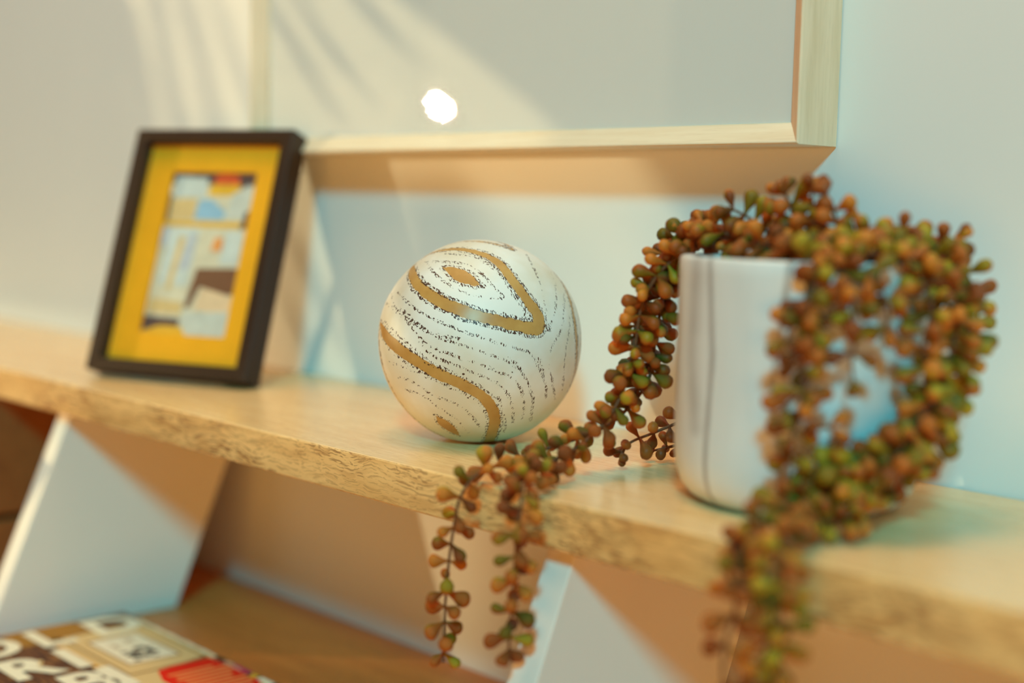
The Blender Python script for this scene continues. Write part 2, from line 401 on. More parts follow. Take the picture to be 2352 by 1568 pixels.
def smooth_poly(pts, it=2):
    for _ in range(it):
        new = [pts[0]]
        for a, b in zip(pts, pts[1:]):
            new.append(tuple(.75 * p + .25 * q for p, q in zip(a, b))); new.append(tuple(.25 * p + .75 * q for p, q in zip(a, b)))
        new.append(pts[-1]); pts = new
    return pts
bands = [  # x, y, half width (in the drawing's units)
 [(395,200,10),(500,172,17),(620,168,20),(720,188,24),(830,228,28),(900,290,34),(960,370,36),(1020,450,36),(1080,530,38),(1130,600,42),(1140,660,48),(1120,690,44),(1050,680,40),(950,655,38),(850,635,38),(750,610,38),(650,575,40),(560,540,40),(470,490,40),(400,440,38),(345,380,36),(315,310,32),(318,262,12)],
 [(112,650,12),(135,705,38),(200,780,42),(300,855,40),(400,915,38),(500,970,40),(600,1010,40),(700,1060,38),(780,1110,38),(835,1180,38),(862,1250,36),(850,1320,36),(828,1400,38),(815,1440,36)],
 [(106,650,8),(98,760,9),(120,920,9),(180,1080,9),(270,1220,9),(380,1330,9),(500,1415,9)],
 [(1265,310,6),(1320,400,14),(1352,500,18),(1372,600,20),(1390,720,20),(1400,850,18),(1392,980,16),(1350,1090,7)],
 [(590,112,5),(720,108,12),(830,122,13),(900,142,13),(968,172,8)],
 [(880,108,4),(935,128,10),(972,166,10)],
 [(528,298,4),(575,312,26),(640,350,52),(705,388,36),(772,420,4)],
 [(488,1246,8),(530,1290,46),(575,1325,48),(622,1370,6)]]
lines = [
 [(250,560),(310,600),(370,655),(450,715),(540,735),(640,750)], [(420,900),(520,935),(620,985),(720,1030)], [(930,860),(990,900),(1030,960),(1060,1020),(1090,1100)], [(1130,870),(1160,920),(1170,1000)],
 [(410,250),(500,255),(600,262),(690,280),(760,325),(820,390),(870,450),(920,490),(850,500),(760,485),(680,470),(600,430),(520,380),(450,310),(410,250)],
 [(220,440),(300,520),(400,590),(500,640),(600,680),(700,720),(800,750),(900,785),(1000,810),(1080,840),(1120,900),(1150,960),(1185,1050),(1190,1130)],
 [(150,520),(230,570),(330,650),(420,700),(520,750),(620,780),(720,810),(820,850),(920,880),(1000,930),(1050,1000),(1090,1080),(1105,1150),(1090,1280)],
 [(300,640),(360,720),(430,790),(540,830),(640,870),(740,900),(840,940),(930,980),(990,1020),(1030,1080),(1045,1150),(1040,1260)],
 [(380,770),(450,850),(540,890),(650,930),(760,980),(850,1010),(910,1060),(950,1120),(975,1200),(975,1290)],
 [(130,620),(200,690),(270,750),(340,810),(400,850)], [(180,450),(210,540),(260,600),(330,640)],
 [(180,900),(280,930),(380,970),(480,1010),(580,1060),(680,1110),(760,1160),(800,1220)],
 [(240,1000),(320,1010),(420,1080),(520,1130),(620,1160),(700,1220),(760,1310)],
 [(290,1080),(400,1100),(500,1190),(600,1240),(650,1300),(690,1350)],
 [(1060,200),(1100,280),(1140,370),(1165,450),(1178,540),(1180,650),(1170,712)],
 [(1200,240),(1250,370),(1255,470),(1245,570),(1215,650),(1205,700)],
 [(1310,440),(1305,560),(1290,680),(1240,760),(1205,830),(1200,900),(1215,980),(1240,1080),(1250,1150)],
 [(1345,600),(1335,720),(1310,840),(1305,960),(1300,1080)], [(880,1120),(900,1200),(925,1280),(920,1350)],
 [(540,200),(660,210),(760,240),(840,300),(900,370),(960,450),(1010,530),(1060,600),(1040,625),(940,600),(840,580),(740,555),(640,525),(540,480),(450,430),(390,380)],
 [(1410,520),(1425,640),(1430,760),(1420,880)]]
segs = 224; rings = 150
bm = bmesh.new()
bmesh.ops.create_uvsphere(bm, u_segments=segs, v_segments=rings, radius=BR)
for v in bm.verts:
    n_ = v.co.normalized(); k_ = noise.noise(n_ * 1.7) * 0.0005
    v.co = v.co + n_ * k_
    if v.co.z < -0.0485: v.co.z = -0.0485
V = np.array([v.co[:] for v in bm.verts]); V /= np.linalg.norm(V, axis=1)[:, None]
vz_n = np.array(vz[:]); back = V @ vz_n < 0
Vm = V.copy(); Vm[back] -= 2 * (V[back] @ vz_n)[:, None] * vz_n     # the far half repeats the drawing, mirrored
bd = np.full(len(V), 9.0)
for b_ in bands:
    b_ = smooth_poly(b_, 2)
    P, Wd = dens(PB([(p[0], p[1]) for p in b_]), [p[2] / 677.0 for p in b_])
    for s in range(0, len(Vm), 4000):
        d = np.linalg.norm(Vm[s:s + 4000, None, :] - P[None], axis=2) - Wd[None]
        bd[s:s + 4000] = np.minimum(bd[s:s + 4000], d.min(axis=1))
ld = np.full(len(V), 9.0)
for l_ in lines:
    P, _ = dens(PB(smooth_poly(l_, 2)))
    for s in range(0, len(Vm), 4000):
        d = np.linalg.norm(Vm[s:s + 4000, None, :] - P[None], axis=2)
        ld[s:s + 4000] = np.minimum(ld[s:s + 4000], d.min(axis=1))
def ball_mat():
    t = NT('painted_ball'); 
    a1 = t.new('ShaderNodeAttribute', attribute_name='band_distance').outputs['Fac']
    a2 = t.new('ShaderNodeAttribute', attribute_name='line_distance').outputs['Fac']
    c = t.coords(); 
    wob = t.math('MULTIPLY', t.math('SUBTRACT', t.noise(c, 260, 4), 0.5), 0.045)
    a1w = t.math('ADD', a1, wob)
    band = t.ramp(t.math('MULTIPLY_ADD', a1w, 20.0) if False else t.math('ADD', t.math('MULTIPLY', a1w, 20.0), 0.5), [(0.42, (1, 1, 1)), (0.58, (0, 0, 0))])
    # fine hatch: small slanted strokes
    cs = t.coords(rot=(0.5, 0.35, 0.75), scale=(1.0, 2.6, 1.0))
    st = t.noise(cs, 720, 2, 0.6)
    st2 = t.noise(c, 200, 2, 0.5)
    wob2 = t.math('MULTIPLY', t.math('SUBTRACT', t.noise(c, 110, 2), 0.5), 0.035)
    e_line = t.math('ABSOLUTE', t.math('ADD', a2, wob2))
    near_l = t.ramp(t.math('MULTIPLY', e_line, 10.0), [(0.0, (1,) * 3), (0.14, (0.9,) * 3), (0.27, (0,) * 3)])
    e_band = t.math('ABSOLUTE', t.math('ADD', t.math('SUBTRACT', a1, 0.012), wob))
    near_b = t.ramp(t.math('MULTIPLY', e_band, 10.0), [(0.0, (1,) * 3), (0.16, (0.95,) * 3), (0.28, (0,) * 3)])
    near = t.math('MAXIMUM', near_l, near_b)
    fade = t.ramp(t.noise(c, 26, 2), [(0.32, (0.78,) * 3), (0.55, (1,) * 3)])
    near = t.math('MULTIPLY', near, fade)
    thr = t.math('SUBTRACT', 0.84, t.math('MULTIPLY', near, 0.335))
    stroke = t.math('MULTIPLY', t.math('GREATER_THAN', st, thr), t.math('GREATER_THAN', near, 0.1))
    sp = t.math('GREATER_THAN', t.noise(c, 230, 1), 0.80)
    white = t.ramp(t.noise(c, 22, 4), [(0.38, (0.74, 0.66, 0.52)), (0.58, (0.84, 0.82, 0.76))])
    brown = t.ramp(t.noise(c, 50, 4), [(0.35, (0.46, 0.22, 0.045)), (0.65, (0.60, 0.34, 0.10))])
    col = t.mix(band, white, brown)
    col = t.mix(t.math('MAXIMUM', stroke, sp), col, (0.075, 0.030, 0.018))
    t.base(col); t.rough(t.ramp(band, [(0, (0.50,) * 3), (1, (0.38,) * 3)]))
    h = t.math('SUBTRACT', t.math('MULTIPLY', band, -0.5), t.math('MULTIPLY', stroke, 0.5))
    t.bump(h, 0.25, 0.0006)
    return t.m
ball = obj('decorative_ball', bm, ball_mat(), None, True, BC)
tag(ball, 'whitewashed wooden ball with carved brown wood-grain rings on the top plank', 'decorative ball')
for nm, arr in (('band_distance', bd), ('line_distance', ld)):
    at = ball.data.attributes.new(nm, 'FLOAT', 'POINT'); at.data.foreach_set('value', arr.astype(np.float32))
for nmx in ('band_distance',):
    pass
STRANDS = {
 'A': (0.0066, 2, 0.0082, [[0.1555, -0.0817, 0.1021], [0.1382, -0.0805, 0.1069], [0.1224, -0.0811, 0.0972], [0.1157, -0.0822, 0.0781], [0.1121, -0.0829, 0.0588], [0.1103, -0.0843, 0.0415], [0.105, -0.0919, 0.0281], [0.0995, -0.105, 0.0189], [0.0914, -0.1234, 0.0129], [0.0835, -0.1414, 0.0073], [0.0927, -0.168, 0.0057], [0.0916, -0.1755, -0.0026], [0.0881, -0.1755, -0.014], [0.0848, -0.1755, -0.0328], [0.0831, -0.1755, -0.0516], [0.0827, -0.1755, -0.0739]]),
 'B': (0.0054, 2, 0.0084, [[0.1383, -0.0777, 0.1051], [0.1202, -0.083, 0.1008], [0.1138, -0.0876, 0.0856], [0.1093, -0.0916, 0.0704], [0.1091, -0.0942, 0.0534], [0.1097, -0.1003, 0.0369], [0.1086, -0.1107, 0.0235], [0.1062, -0.125, 0.0142], [0.1051, -0.1417, 0.0084], [0.1222, -0.169, 0.007], [0.1292, -0.1775, -0.0028], [0.1251, -0.1755, -0.0176], [0.1244, -0.1755, -0.0334], [0.1229, -0.1755, -0.0477], [0.1224, -0.1755, -0.0628]]),
 'Cc': (0.0052, 3, 0.0088, [[0.1408, -0.075, 0.1052], [0.1218, -0.0778, 0.1046], [0.1146, -0.0788, 0.0893], [0.1114, -0.0786, 0.0739], [0.1083, -0.0799, 0.0565], [0.1068, -0.0834, 0.043], [0.1059, -0.0903, 0.0319]]),
 'D': (0.007, 2, 0.0085, [[0.1194, -0.0563, 0.0348], [0.1106, -0.0602, 0.0222], [0.1031, -0.0691, 0.0161], [0.0988, -0.0816, 0.0118], [0.0993, -0.0891, 0.0077]]),
 'E': (0.005, 3, 0.0065, [[0.1116, -0.0456, 0.0131], [0.1051, -0.0531, 0.0093], [0.0986, -0.0575, 0.0068], [0.0934, -0.0605, 0.005]]),
 'Cd': (0.006, 3, 0.0088, [[0.1337, -0.0832, 0.1013], [0.1207, -0.09, 0.0897], [0.1136, -0.0938, 0.0745], [0.1118, -0.0952, 0.0575], [0.1121, -0.0964, 0.0463]]),
 'T1': (0.005, 3, 0.0085, [[0.1866, -0.0792, 0.0929], [0.186, -0.0823, 0.1066], [0.1832, -0.0865, 0.1185], [0.1796, -0.0893, 0.1261]]),
 'T2': (0.0055, 2, 0.0085, [[0.1936, -0.0863, 0.0933], [0.1966, -0.0885, 0.1069], [0.195, -0.0886, 0.1187], [0.1947, -0.0879, 0.1254]]),
 'T3': (0.005, 3, 0.0085, [[0.1812, -0.0776, 0.0926], [0.1698, -0.0805, 0.1061], [0.1614, -0.0842, 0.1129], [0.1537, -0.0889, 0.1171]]),
 'T4': (0.005, 3, 0.0085, [[0.1743, -0.0771, 0.0957], [0.1554, -0.0817, 0.103], [0.1431, -0.0838, 0.1089], [0.1329, -0.0857, 0.1104]]),
 'T5': (0.0055, 2, 0.0085, [[0.1989, -0.088, 0.0936], [0.2052, -0.0866, 0.1072], [0.2038, -0.0868, 0.1172], [0.2016, -0.0884, 0.1221]]),
 'T6': (0.0055, 3, 0.0085, [[0.2041, -0.0897, 0.0939], [0.213, -0.0863, 0.1025], [0.2136, -0.0847, 0.1091], [0.2157, -0.0822, 0.1109]]),
 'T7': (0.005, 3, 0.0085, [[0.2137, -0.0866, 0.0943], [0.2225, -0.0833, 0.1029], [0.2277, -0.0771, 0.108], [0.2292, -0.0752, 0.1096]]),
 'T8': (0.005, 3, 0.0085, [[0.2126, -0.0731, 0.0941], [0.2235, -0.0605, 0.1012], [0.2312, -0.0517, 0.1048], [0.235, -0.0473, 0.1066]]),
 'T9': (0.005, 3, 0.0085, [[0.1981, -0.0957, 0.097], [0.1891, -0.1003, 0.1016], [0.1808, -0.1031, 0.103], [0.1714, -0.1018, 0.1001]]),
 'T10': (0.005, 3, 0.0085, [[0.2009, -0.0997, 0.0988], [0.2121, -0.102, 0.1025], [0.2219, -0.0993, 0.0997], [0.231, -0.0936, 0.1016], [0.2389, -0.0855, 0.0987]]),
 'R1': (0.0062, 2, 0.0088, [[0.189, -0.0974, 0.1016], [0.2098, -0.1122, 0.0993], [0.2211, -0.1212, 0.0857], [0.2222, -0.1276, 0.0735], [0.2241, -0.1305, 0.0598], [0.2253, -0.1326, 0.046], [0.2244, -0.1368, 0.0338], [0.2255, -0.1388, 0.0217], [0.2261, -0.144, 0.0115], [0.2328, -0.165, 0.0087], [0.2339, -0.1755, 0.0044], [0.2359, -0.1775, -0.0059], [0.2443, -0.1785, -0.0142], [0.249, -0.1795, -0.023], [0.2484, -0.1795, -0.0451]]),
 'R1b': (0.0068, 3, 0.0088, [[0.2278, -0.1184, 0.0229], [0.2302, -0.1319, 0.0138], [0.2309, -0.1439, 0.0069], [0.2479, -0.1755, 0.0079], [0.2548, -0.1795, -0.0016], [0.2536, -0.1795, -0.0118], [0.2559, -0.1795, -0.0228], [0.2514, -0.1795, -0.0355]]),
 'R12': (0.011, 2, 0.0088, [[0.2123, -0.102, 0.1009], [0.228, -0.1081, 0.0953], [0.2364, -0.1068, 0.0926], [0.2408, -0.104, 0.0787], [0.2394, -0.1095, 0.071]]),
 'R13': (0.009, 2, 0.0088, [[0.2081, -0.107, 0.0975], [0.2202, -0.1255, 0.0827], [0.2189, -0.1332, 0.0703], [0.2256, -0.131, 0.0553], [0.2214, -0.1399, 0.0446]]),
 'R1c': (0.012, 2, 0.0088, [[0.2318, -0.1755, 0.0092], [0.2287, -0.1755, -0.0018], [0.233, -0.1755, -0.0158], [0.2314, -0.1775, -0.0262], [0.2302, -0.1775, -0.0386], [0.2326, -0.1775, -0.05]]),
 'R2': (0.0085, 2, 0.0088, [[0.1959, -0.09, 0.1019], [0.22, -0.1089, 0.0981], [0.2322, -0.1151, 0.0863], [0.2362, -0.1172, 0.0726], [0.2372, -0.1205, 0.062], [0.2395, -0.1206, 0.0538]]),
 'R3': (0.0075, 2, 0.0088, [[0.2201, -0.1255, 0.0842], [0.23, -0.1209, 0.0824], [0.2348, -0.1093, 0.0863], [0.2413, -0.0997, 0.0849]]),
 'R4': (0.0052, 3, 0.0088, [[0.2175, -0.0814, 0.1027], [0.2326, -0.0726, 0.1024], [0.2439, -0.0661, 0.0939], [0.25, -0.0645, 0.0796], [0.2503, -0.0664, 0.0634], [0.2488, -0.0731, 0.049], [0.2472, -0.0812, 0.0348], [0.2444, -0.0903, 0.0224], [0.2389, -0.1071, 0.0186], [0.2344, -0.1223, 0.0181], [0.2308, -0.1327, 0.014]]),
 'R5': (0.0052, 3, 0.0088, [[0.2273, -0.0787, 0.0998], [0.2433, -0.0773, 0.0924], [0.2514, -0.0747, 0.08], [0.251, -0.0771, 0.0657], [0.2506, -0.0825, 0.0515], [0.2495, -0.0884, 0.039], [0.2474, -0.0896, 0.026]]),
 'R6': (0.006, 2, 0.0088, [[0.221, -0.0629, 0.1028], [0.2328, -0.0507, 0.0998], [0.2386, -0.0455, 0.0916], [0.2419, -0.0436, 0.08], [0.2429, -0.0442, 0.0682]]),
 'R7': (0.0064, 3, 0.0088, [[0.2335, -0.0796, 0.0984], [0.2457, -0.0834, 0.0831], [0.2476, -0.0909, 0.0677], [0.2526, -0.092, 0.0524], [0.2517, -0.1008, 0.0388], [0.2479, -0.1108, 0.0283], [0.2416, -0.1226, 0.0239]]),
 'R8': (0.007, 2, 0.0085, [[0.2372, -0.0666, 0.0572], [0.2421, -0.062, 0.0524], [0.2463, -0.0579, 0.0492]]),
 'R9': (0.0055, 3, 0.0088, [[0.2378, -0.1083, 0.0185], [0.2404, -0.1198, 0.0109], [0.2362, -0.1294, 0.0067], [0.2326, -0.1374, 0.0087]]),
 'R10': (0.008, 2, 0.0088, [[0.2257, -0.135, 0.0369], [0.2333, -0.1277, 0.0404], [0.2378, -0.1234, 0.0375]]),
 'R11': (0.0055, 3, 0.0088, [[0.2455, -0.0903, 0.0354], [0.2419, -0.1069, 0.0286], [0.2351, -0.1209, 0.0227], [0.2282, -0.1325, 0.0245]]),
}

# ------------------------------------------------------------------ marble pot
PC = Vector((0.1852, -0.0784, 0.0)); PR = 0.0491; PH = 0.0977
def pot_mat():
    t = NT('white_marble_ceramic'); c = t.coords(scale=(1, 1, 0.14))
    v = t.new('ShaderNodeAttribute', attribute_name='vein').outputs['Fac']
    wob = t.math('MULTIPLY', t.math('SUBTRACT', t.noise(t.coords(), 70, 3), 0.5), 0.25)
    vein = t.ramp(t.math('ADD', v, wob), [(0.04, (0,) * 3), (0.35, (.45,) * 3), (0.9, (1,) * 3)])
    n2 = t.noise(t.coords(scale=(1, 1, 0.10), loc=(3, 1, 2)), 60, 3, 0.5, 0.8)
    soft = t.ramp(n2, [(0.45, (0,) * 3), (0.75, (1,) * 3)])
    col = t.mix(t.math('MULTIPLY', soft, 0.30), (0.76, 0.76, 0.74), (0.56, 0.52, 0.48))
    col = t.mix(t.math('MULTIPLY', vein, 0.9), col, (0.22, 0.165, 0.14))
    t.base(col); t.rough(0.34); return t.m
pr = [(0, 0), (PR * .70, 0), (PR * .78, .0005), (PR * .86, .0026), (PR * .93, .0068), (PR * .975, .0125), (PR * .995, .019)] + [(PR, .026 + (PH - .0015 - .026) * k / 14) for k in range(15)] + [(PR - .0006, PH - .0004), (PR - .0016, PH),
      (PR - .0034, PH), (PR - .0044, PH - .0006), (PR - .0048, PH - .002), (PR - .005, .012), (PR - .010, .006), (0, .006)]
pot = obj('plant_pot', lathe_bm(pr, 240), pot_mat(), None, True, PC); tag(pot, 'white marbled ceramic pot with grey veins holding the trailing plant', 'plant pot')
veins = [([(-160.5, .098), (-161, .08), (-163, .063), (-167, .048), (-172, .038), (-174, .028), (-168, .014), (-152, .004), (-140, 0)], 12.0, 1.0),
         ([(-173, .05), (-176, .035), (-172, .02), (-164, .008)], 8.0, .7), ([(-150, .098), (-149, .05), (-146, .02)], 4, .3), ([(-132, .098), (-130, .06), (-134, .03), (-138, .01)], 4, .35), ([(-110, .098), (-112, .06), (-106, .03)], 9, .35),
         ([(-100, .098), (-96, .06), (-100, .0)], 2.2, .8), ([(-60, .098), (-66, .05), (-58, .0)], 2.2, .8), ([(20, .098), (30, .05), (22, 0)], 3, .9), ([(90, .098), (84, .04), (92, 0)], 3, .8)]
PVv = np.array([v.co[:] for v in pot.data.vertices]); thv = np.degrees(np.arctan2(PVv[:, 1], PVv[:, 0])); vv = np.zeros(len(PVv))
for pts, wd, st in veins:
    zs = np.array([p[1] for p in pts])[::-1]; ts = np.array([p[0] for p in pts])[::-1]
    tc_ = np.interp(PVv[:, 2], zs, ts); inside = (PVv[:, 2] >= zs[0] - .001) & (PVv[:, 2] <= zs[-1] + .001)
    d_ = np.abs((thv - tc_ + 180) % 360 - 180); vv = np.maximum(vv, np.clip(1 - d_ / wd, 0, 1) * st * inside)
at = pot.data.attributes.new('vein', 'FLOAT', 'POINT'); at.data.foreach_set('value', vv.astype(np.float32))

# ------------------------------------------------------------------ trailing plant
plant = thing('trailing_succulent', 'artificial trailing succulent with russet and green bead leaves spilling from the marble pot', 'plant', PC + Vector((0, 0, 0.08)))
def leaf_mat():
    t = NT('bead_leaf')
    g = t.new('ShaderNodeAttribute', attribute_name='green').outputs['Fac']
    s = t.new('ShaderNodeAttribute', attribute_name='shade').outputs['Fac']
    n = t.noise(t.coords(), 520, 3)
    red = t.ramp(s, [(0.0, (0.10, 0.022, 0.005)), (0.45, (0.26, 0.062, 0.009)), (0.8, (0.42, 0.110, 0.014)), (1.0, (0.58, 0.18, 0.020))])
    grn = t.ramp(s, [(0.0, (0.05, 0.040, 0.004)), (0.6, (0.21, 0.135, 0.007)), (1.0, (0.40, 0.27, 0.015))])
    gf = t.ramp(t.math('ADD', g, t.math('MULTIPLY', t.math('SUBTRACT', n, 0.5), 0.5)), [(0.42, (0,) * 3), (0.62, (1,) * 3)])
    col = t.mix(gf, red, grn)
    t.base(col); t.rough(0.5)
    t.b.inputs['Specular IOR Level'].default_value = 0.25
    t.bump(n, 0.35, 0.0006); return t.m
M['leaf'] = leaf_mat()
M['stem'] = plain('twig_brown', (0.15, 0.06, 0.025), 0.7, 0.3, 0.25, 300)
def leaf_verts(L, fat, bend, greenness, shade, seg=10, rg=7):
    """teardrop bead along +z: thin neck at the stem, round blunt tip with a small point"""
    prof = [(0.0, 0.07), (0.14, 0.09), (0.32, 0.16), (0.52, 0.27), (0.70, 0.33), (0.84, 0.31), (0.95, 0.19), (1.0, 0.05)]
    vs, fs, gr, sh = [], [], [], []
    for i, (z, r) in enumerate(prof):
        for k in range(seg):
            a = 2 * math.pi * k / seg
            x = r * fat * math.cos(a); y = r * fat * math.sin(a) * 0.92
            vs.append((L * (x + bend * z * z), L * y, L * z))
            gside = 0.5 + 0.5 * math.cos(a)
            gr.append(min(1, max(0, greenness + 0.55 * (gside - 0.5) - 0.45 * max(0, z - 0.78) * 3 * (1 - greenness))))
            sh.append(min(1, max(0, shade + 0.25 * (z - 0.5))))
    n = len(prof)
    for i in range(n - 1):
        for k in range(seg): fs.append((i * seg + k, i * seg + (k + 1) % seg, (i + 1) * seg + (k + 1) % seg, (i + 1) * seg + k))
    fs.append(tuple(reversed(range(seg)))); fs.append(tuple((n - 1) * seg + k for k in range(seg)))
    return vs, fs, gr, sh
protos = []
for g in (0.12, 0.30, 0.42, 0.55, 0.72, 0.85):
    for s_ in (0.25, 0.5, 0.72, 0.92):
        protos.append((g, s_, leaf_verts(1.0, random.uniform(.82, 1.05), random.uniform(-.12, .12), g, s_)))
def mesh_from(name, vs, fs, gr, sh, mat):
    me = bpy.data.meshes.new(name); me.from_pydata(vs, [], fs); me.update()
    a = me.attributes.new('green', 'FLOAT', 'POINT'); a.data.foreach_set('value', np.array(gr, dtype=np.float32))
    a = me.attributes.new('shade', 'FLOAT', 'POINT'); a.data.foreach_set('value', np.array(sh, dtype=np.float32))
    me.materials.append(mat)
    me.polygons.foreach_set('use_smooth', [True] * len(me.polygons))
    return me
proto_me = [mesh_from('leaf', *p[2], M['leaf']) for p in protos]
def spline(P, n):
    P = [Vector(p) for p in P]; P = [P[0] * 2 - P[1]] + P + [P[-1] * 2 - P[-2]]
    out = []
    for i in range(1, len(P) - 2):
        for k in range(n):
            t = k / n; p0, p1, p2, p3 = P[i - 1], P[i], P[i + 1], P[i + 2]
            out.append(0.5 * ((2 * p1) + (-p0 + p2) * t + (2 * p0 - 5 * p1 + 4 * p2 - p3) * t * t + (-p0 + 3 * p1 - 3 * p2 + p3) * t ** 3))
    out.append(P[-2]); return out
GREEN = {'R4': .62, 'R5': .6, 'R6': .35, 'R7': .5, 'R8': .5, 'R9': .6, 'R11': .55, 'R1': .38, 'R1b': .42, 'R1c': .2, 'R2': .5, 'R3': .35, 'T6': .5, 'T7': .5, 'T8': .35, 'T10': .45, 'A': .3, 'B': .32, 'Cc': .3, 'D': .08, 'E': .02, 'Cd': .4, 'R12': .5, 'R13': .35}
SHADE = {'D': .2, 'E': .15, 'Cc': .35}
single = ['A', 'B', 'R1', 'R1c', 'R1b', 'R2', 'E', 'D', 'T1', 'T2', 'T5', 'R8', 'R10', 'R6']
budget = 298
def pot_push(p, Ln):
    # keep bead tips out of the pot wall and out of the plank
    return p
O = plant.location
for name in single + [k for k in STRANDS if k not in single]:
    pitch, nn, LL, pts = STRANDS[name]
    sp = spline(pts, 10)
    cum = [0.0]
    for a, b in zip(sp, sp[1:]): cum.append(cum[-1] + (b - a).length)
    tot = cum[-1]
    stem_r = 0.0009
    stem = obj('stem', tube_bm([p - O for p in sp], [stem_r * (1 - 0.4 * c / tot) for c in cum], 7), M['stem'], plant, True)
    d = pitch * .5; ang = random.uniform(0, 6.28)
    SV, SF, SG, SS = [], [], [], []
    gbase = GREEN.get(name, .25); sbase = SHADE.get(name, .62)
    while d < tot:
        i = next((j for j in range(1, len(cum)) if cum[j] >= d), len(cum) - 1)
        f = (d - cum[i - 1]) / max(1e-9, cum[i] - cum[i - 1]); p = sp[i - 1].lerp(sp[i], f)
        tdir = (sp[i] - sp[i - 1]).normalized()
        s1 = tdir.cross(Vector((.31, .2, .93)) if abs(tdir.z) < .9 else Vector((.9, .3, .1))).normalized(); s2 = tdir.cross(s1)
        last = d + pitch >= tot
        for k in range(nn + (2 if last else 0)):
            for attempt in range(7):
                a = ang + k * 2 * math.pi / nn + random.uniform(-.45, .45) + attempt * .9
                lean = random.uniform(.05, .55) + (.7 if last else 0)
                dr = (math.cos(a) * s1 + math.sin(a) * s2 + tdir * lean).normalized()
                Ln = LL * random.uniform(1.0, 1.35) * (.8 if last else 1)
                base = p + dr * stem_r * .3
                tip = base + dr * Ln; mid = base + dr * Ln * .65; ok = True
                for q_, rr in ((tip, .0010), (mid, .0030)):
                    rad = math.hypot(q_.x - PC.x, q_.y - PC.y)
                    if q_.z < PH + .001 and PR - .006 - rr < rad < PR + rr: ok = False
                    if q_.y > YF - .001 - rr and -.021 - rr < q_.z < rr: ok = False
                    if (q_ - BC).length < BR + rr: ok = False
                    if q_.y > -.003: ok = False
                if ok: break
            if not ok: continue
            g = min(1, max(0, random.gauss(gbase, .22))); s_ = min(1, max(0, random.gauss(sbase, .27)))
            pi = min(range(len(protos)), key=lambda j: abs(protos[j][0] - g) + abs(protos[j][1] - s_))
            rot = dr.to_track_quat('Z', 'Y').to_matrix() @ Matrix.Rotation(random.uniform(0, 6.28), 3, 'Z')
            fatk = random.uniform(.90, 1.08)
            Mx = Matrix.Translation(base - O) @ rot.to_4x4() @ Matrix.Diagonal((Ln * fatk, Ln * fatk, Ln, 1))
            if name in single and budget > 0:
                lf = bpy.data.objects.new('leaf', proto_me[pi]); lf.matrix_local = Mx; COL.objects.link(lf); lf.parent = stem; lf.matrix_local = Mx
                budget -= 1
            else:
                vs, fs, gr, sh = protos[pi][2]; off = len(SV)
                SV += [(Mx @ Vector(v))[:] for v in vs]; SF += [tuple(q_ + off for q_ in f_) for f_ in fs]; SG += gr; SS += sh
        ang += 2.4 if nn == 3 else 1.57 + random.uniform(-.3, .3)
        d += pitch * random.uniform(.85, 1.15)
    if SV:
        o = bpy.data.objects.new('leaves', mesh_from('leaves', SV, SF, SG, SS, M['leaf'])); COL.objects.link(o); o.parent = stem; o['kind'] = 'stuff'
# moss-coloured soil inside the pot
bm = bmesh.new(); bmesh.ops.create_circle(bm, cap_ends=True, segments=48, radius=PR - .0052)
so = obj('soil', bm, plain('dark_moss', (0.07, 0.04, 0.02), .9, .2, .4, 400), plant); so.location = (0, 0, 0.004)

# ------------------------------------------------------------------ magazine / book on the lower plank
book = thing('cover_book', 'large colourful book with white capital letters on its cover, lying on the lower plank', 'book', (-0.20, -0.17, -0.160))
bo = book.location
ba = R(0)
ZM = -0.148
# outline of the closed book (x, y)
bx0, bx1, by0, by1 = -0.292, -0.085, -0.255, -0.124
def bchild(name, bm, mat):
    o = obj(name, bm, mat); return child(o, book)
M['pages'] = plain('page_edges', (0.80, 0.72, 0.55), .8, .3)
bchild('page_block', box_bm(bx0 + .0015, bx1 - .0015, by0 + .0015, by1 - .0015, -0.1590, ZM - .0008), M['pages'])
bchild('back_cover', box_bm(bx0, bx1, by0, by1, -0.1599, -0.1590), plain('cover_board', (0.45, 0.25, 0.08), .5))
bc = NT('cover_print'); c_ = bc.coords(scale=(6, 30, 1)); n_ = bc.noise(c_, 14, 3, .6, .5)
bc.base(bc.ramp(n_, [(0.35, (0.05, 0.018, 0.012)), (0.5, (0.13, 0.045, 0.02)), (0.62, (0.30, 0.13, 0.04)), (0.75, (0.42, 0.20, 0.05))])); bc.rough(.6); bc.b.inputs['Specular IOR Level'].default_value = .2
bchild('front_cover', box_bm(bx0, bx1, by0, by1, ZM - .0008, ZM), bc.m)
def printed(name, pts, mat, lvl=1):
    z0 = ZM + .00002; z1 = ZM + .00008 * lvl
    return bchild(name, prism_bm(pts, 'z', z0, z1), mat)
C_ = {k: plain('ink_' + k, v, .65, .15) for k, v in {'white': (0.95, 0.88, 0.66), 'cream': (0.80, 0.58, 0.27), 'gold': (0.70, 0.33, 0.03), 'line': (0.34, 0.17, 0.05), 'red': (0.85, 0.020, 0.006),
     'coral': (0.95, 0.33, 0.10), 'magenta': (0.55, 0.03, 0.14), 'pink': (0.80, 0.45, 0.30), 'dark': (0.035, 0.02, 0.02), 'yellow': (0.85, 0.50, 0.05), 'brown': (0.40, 0.19, 0.03)}.items()}
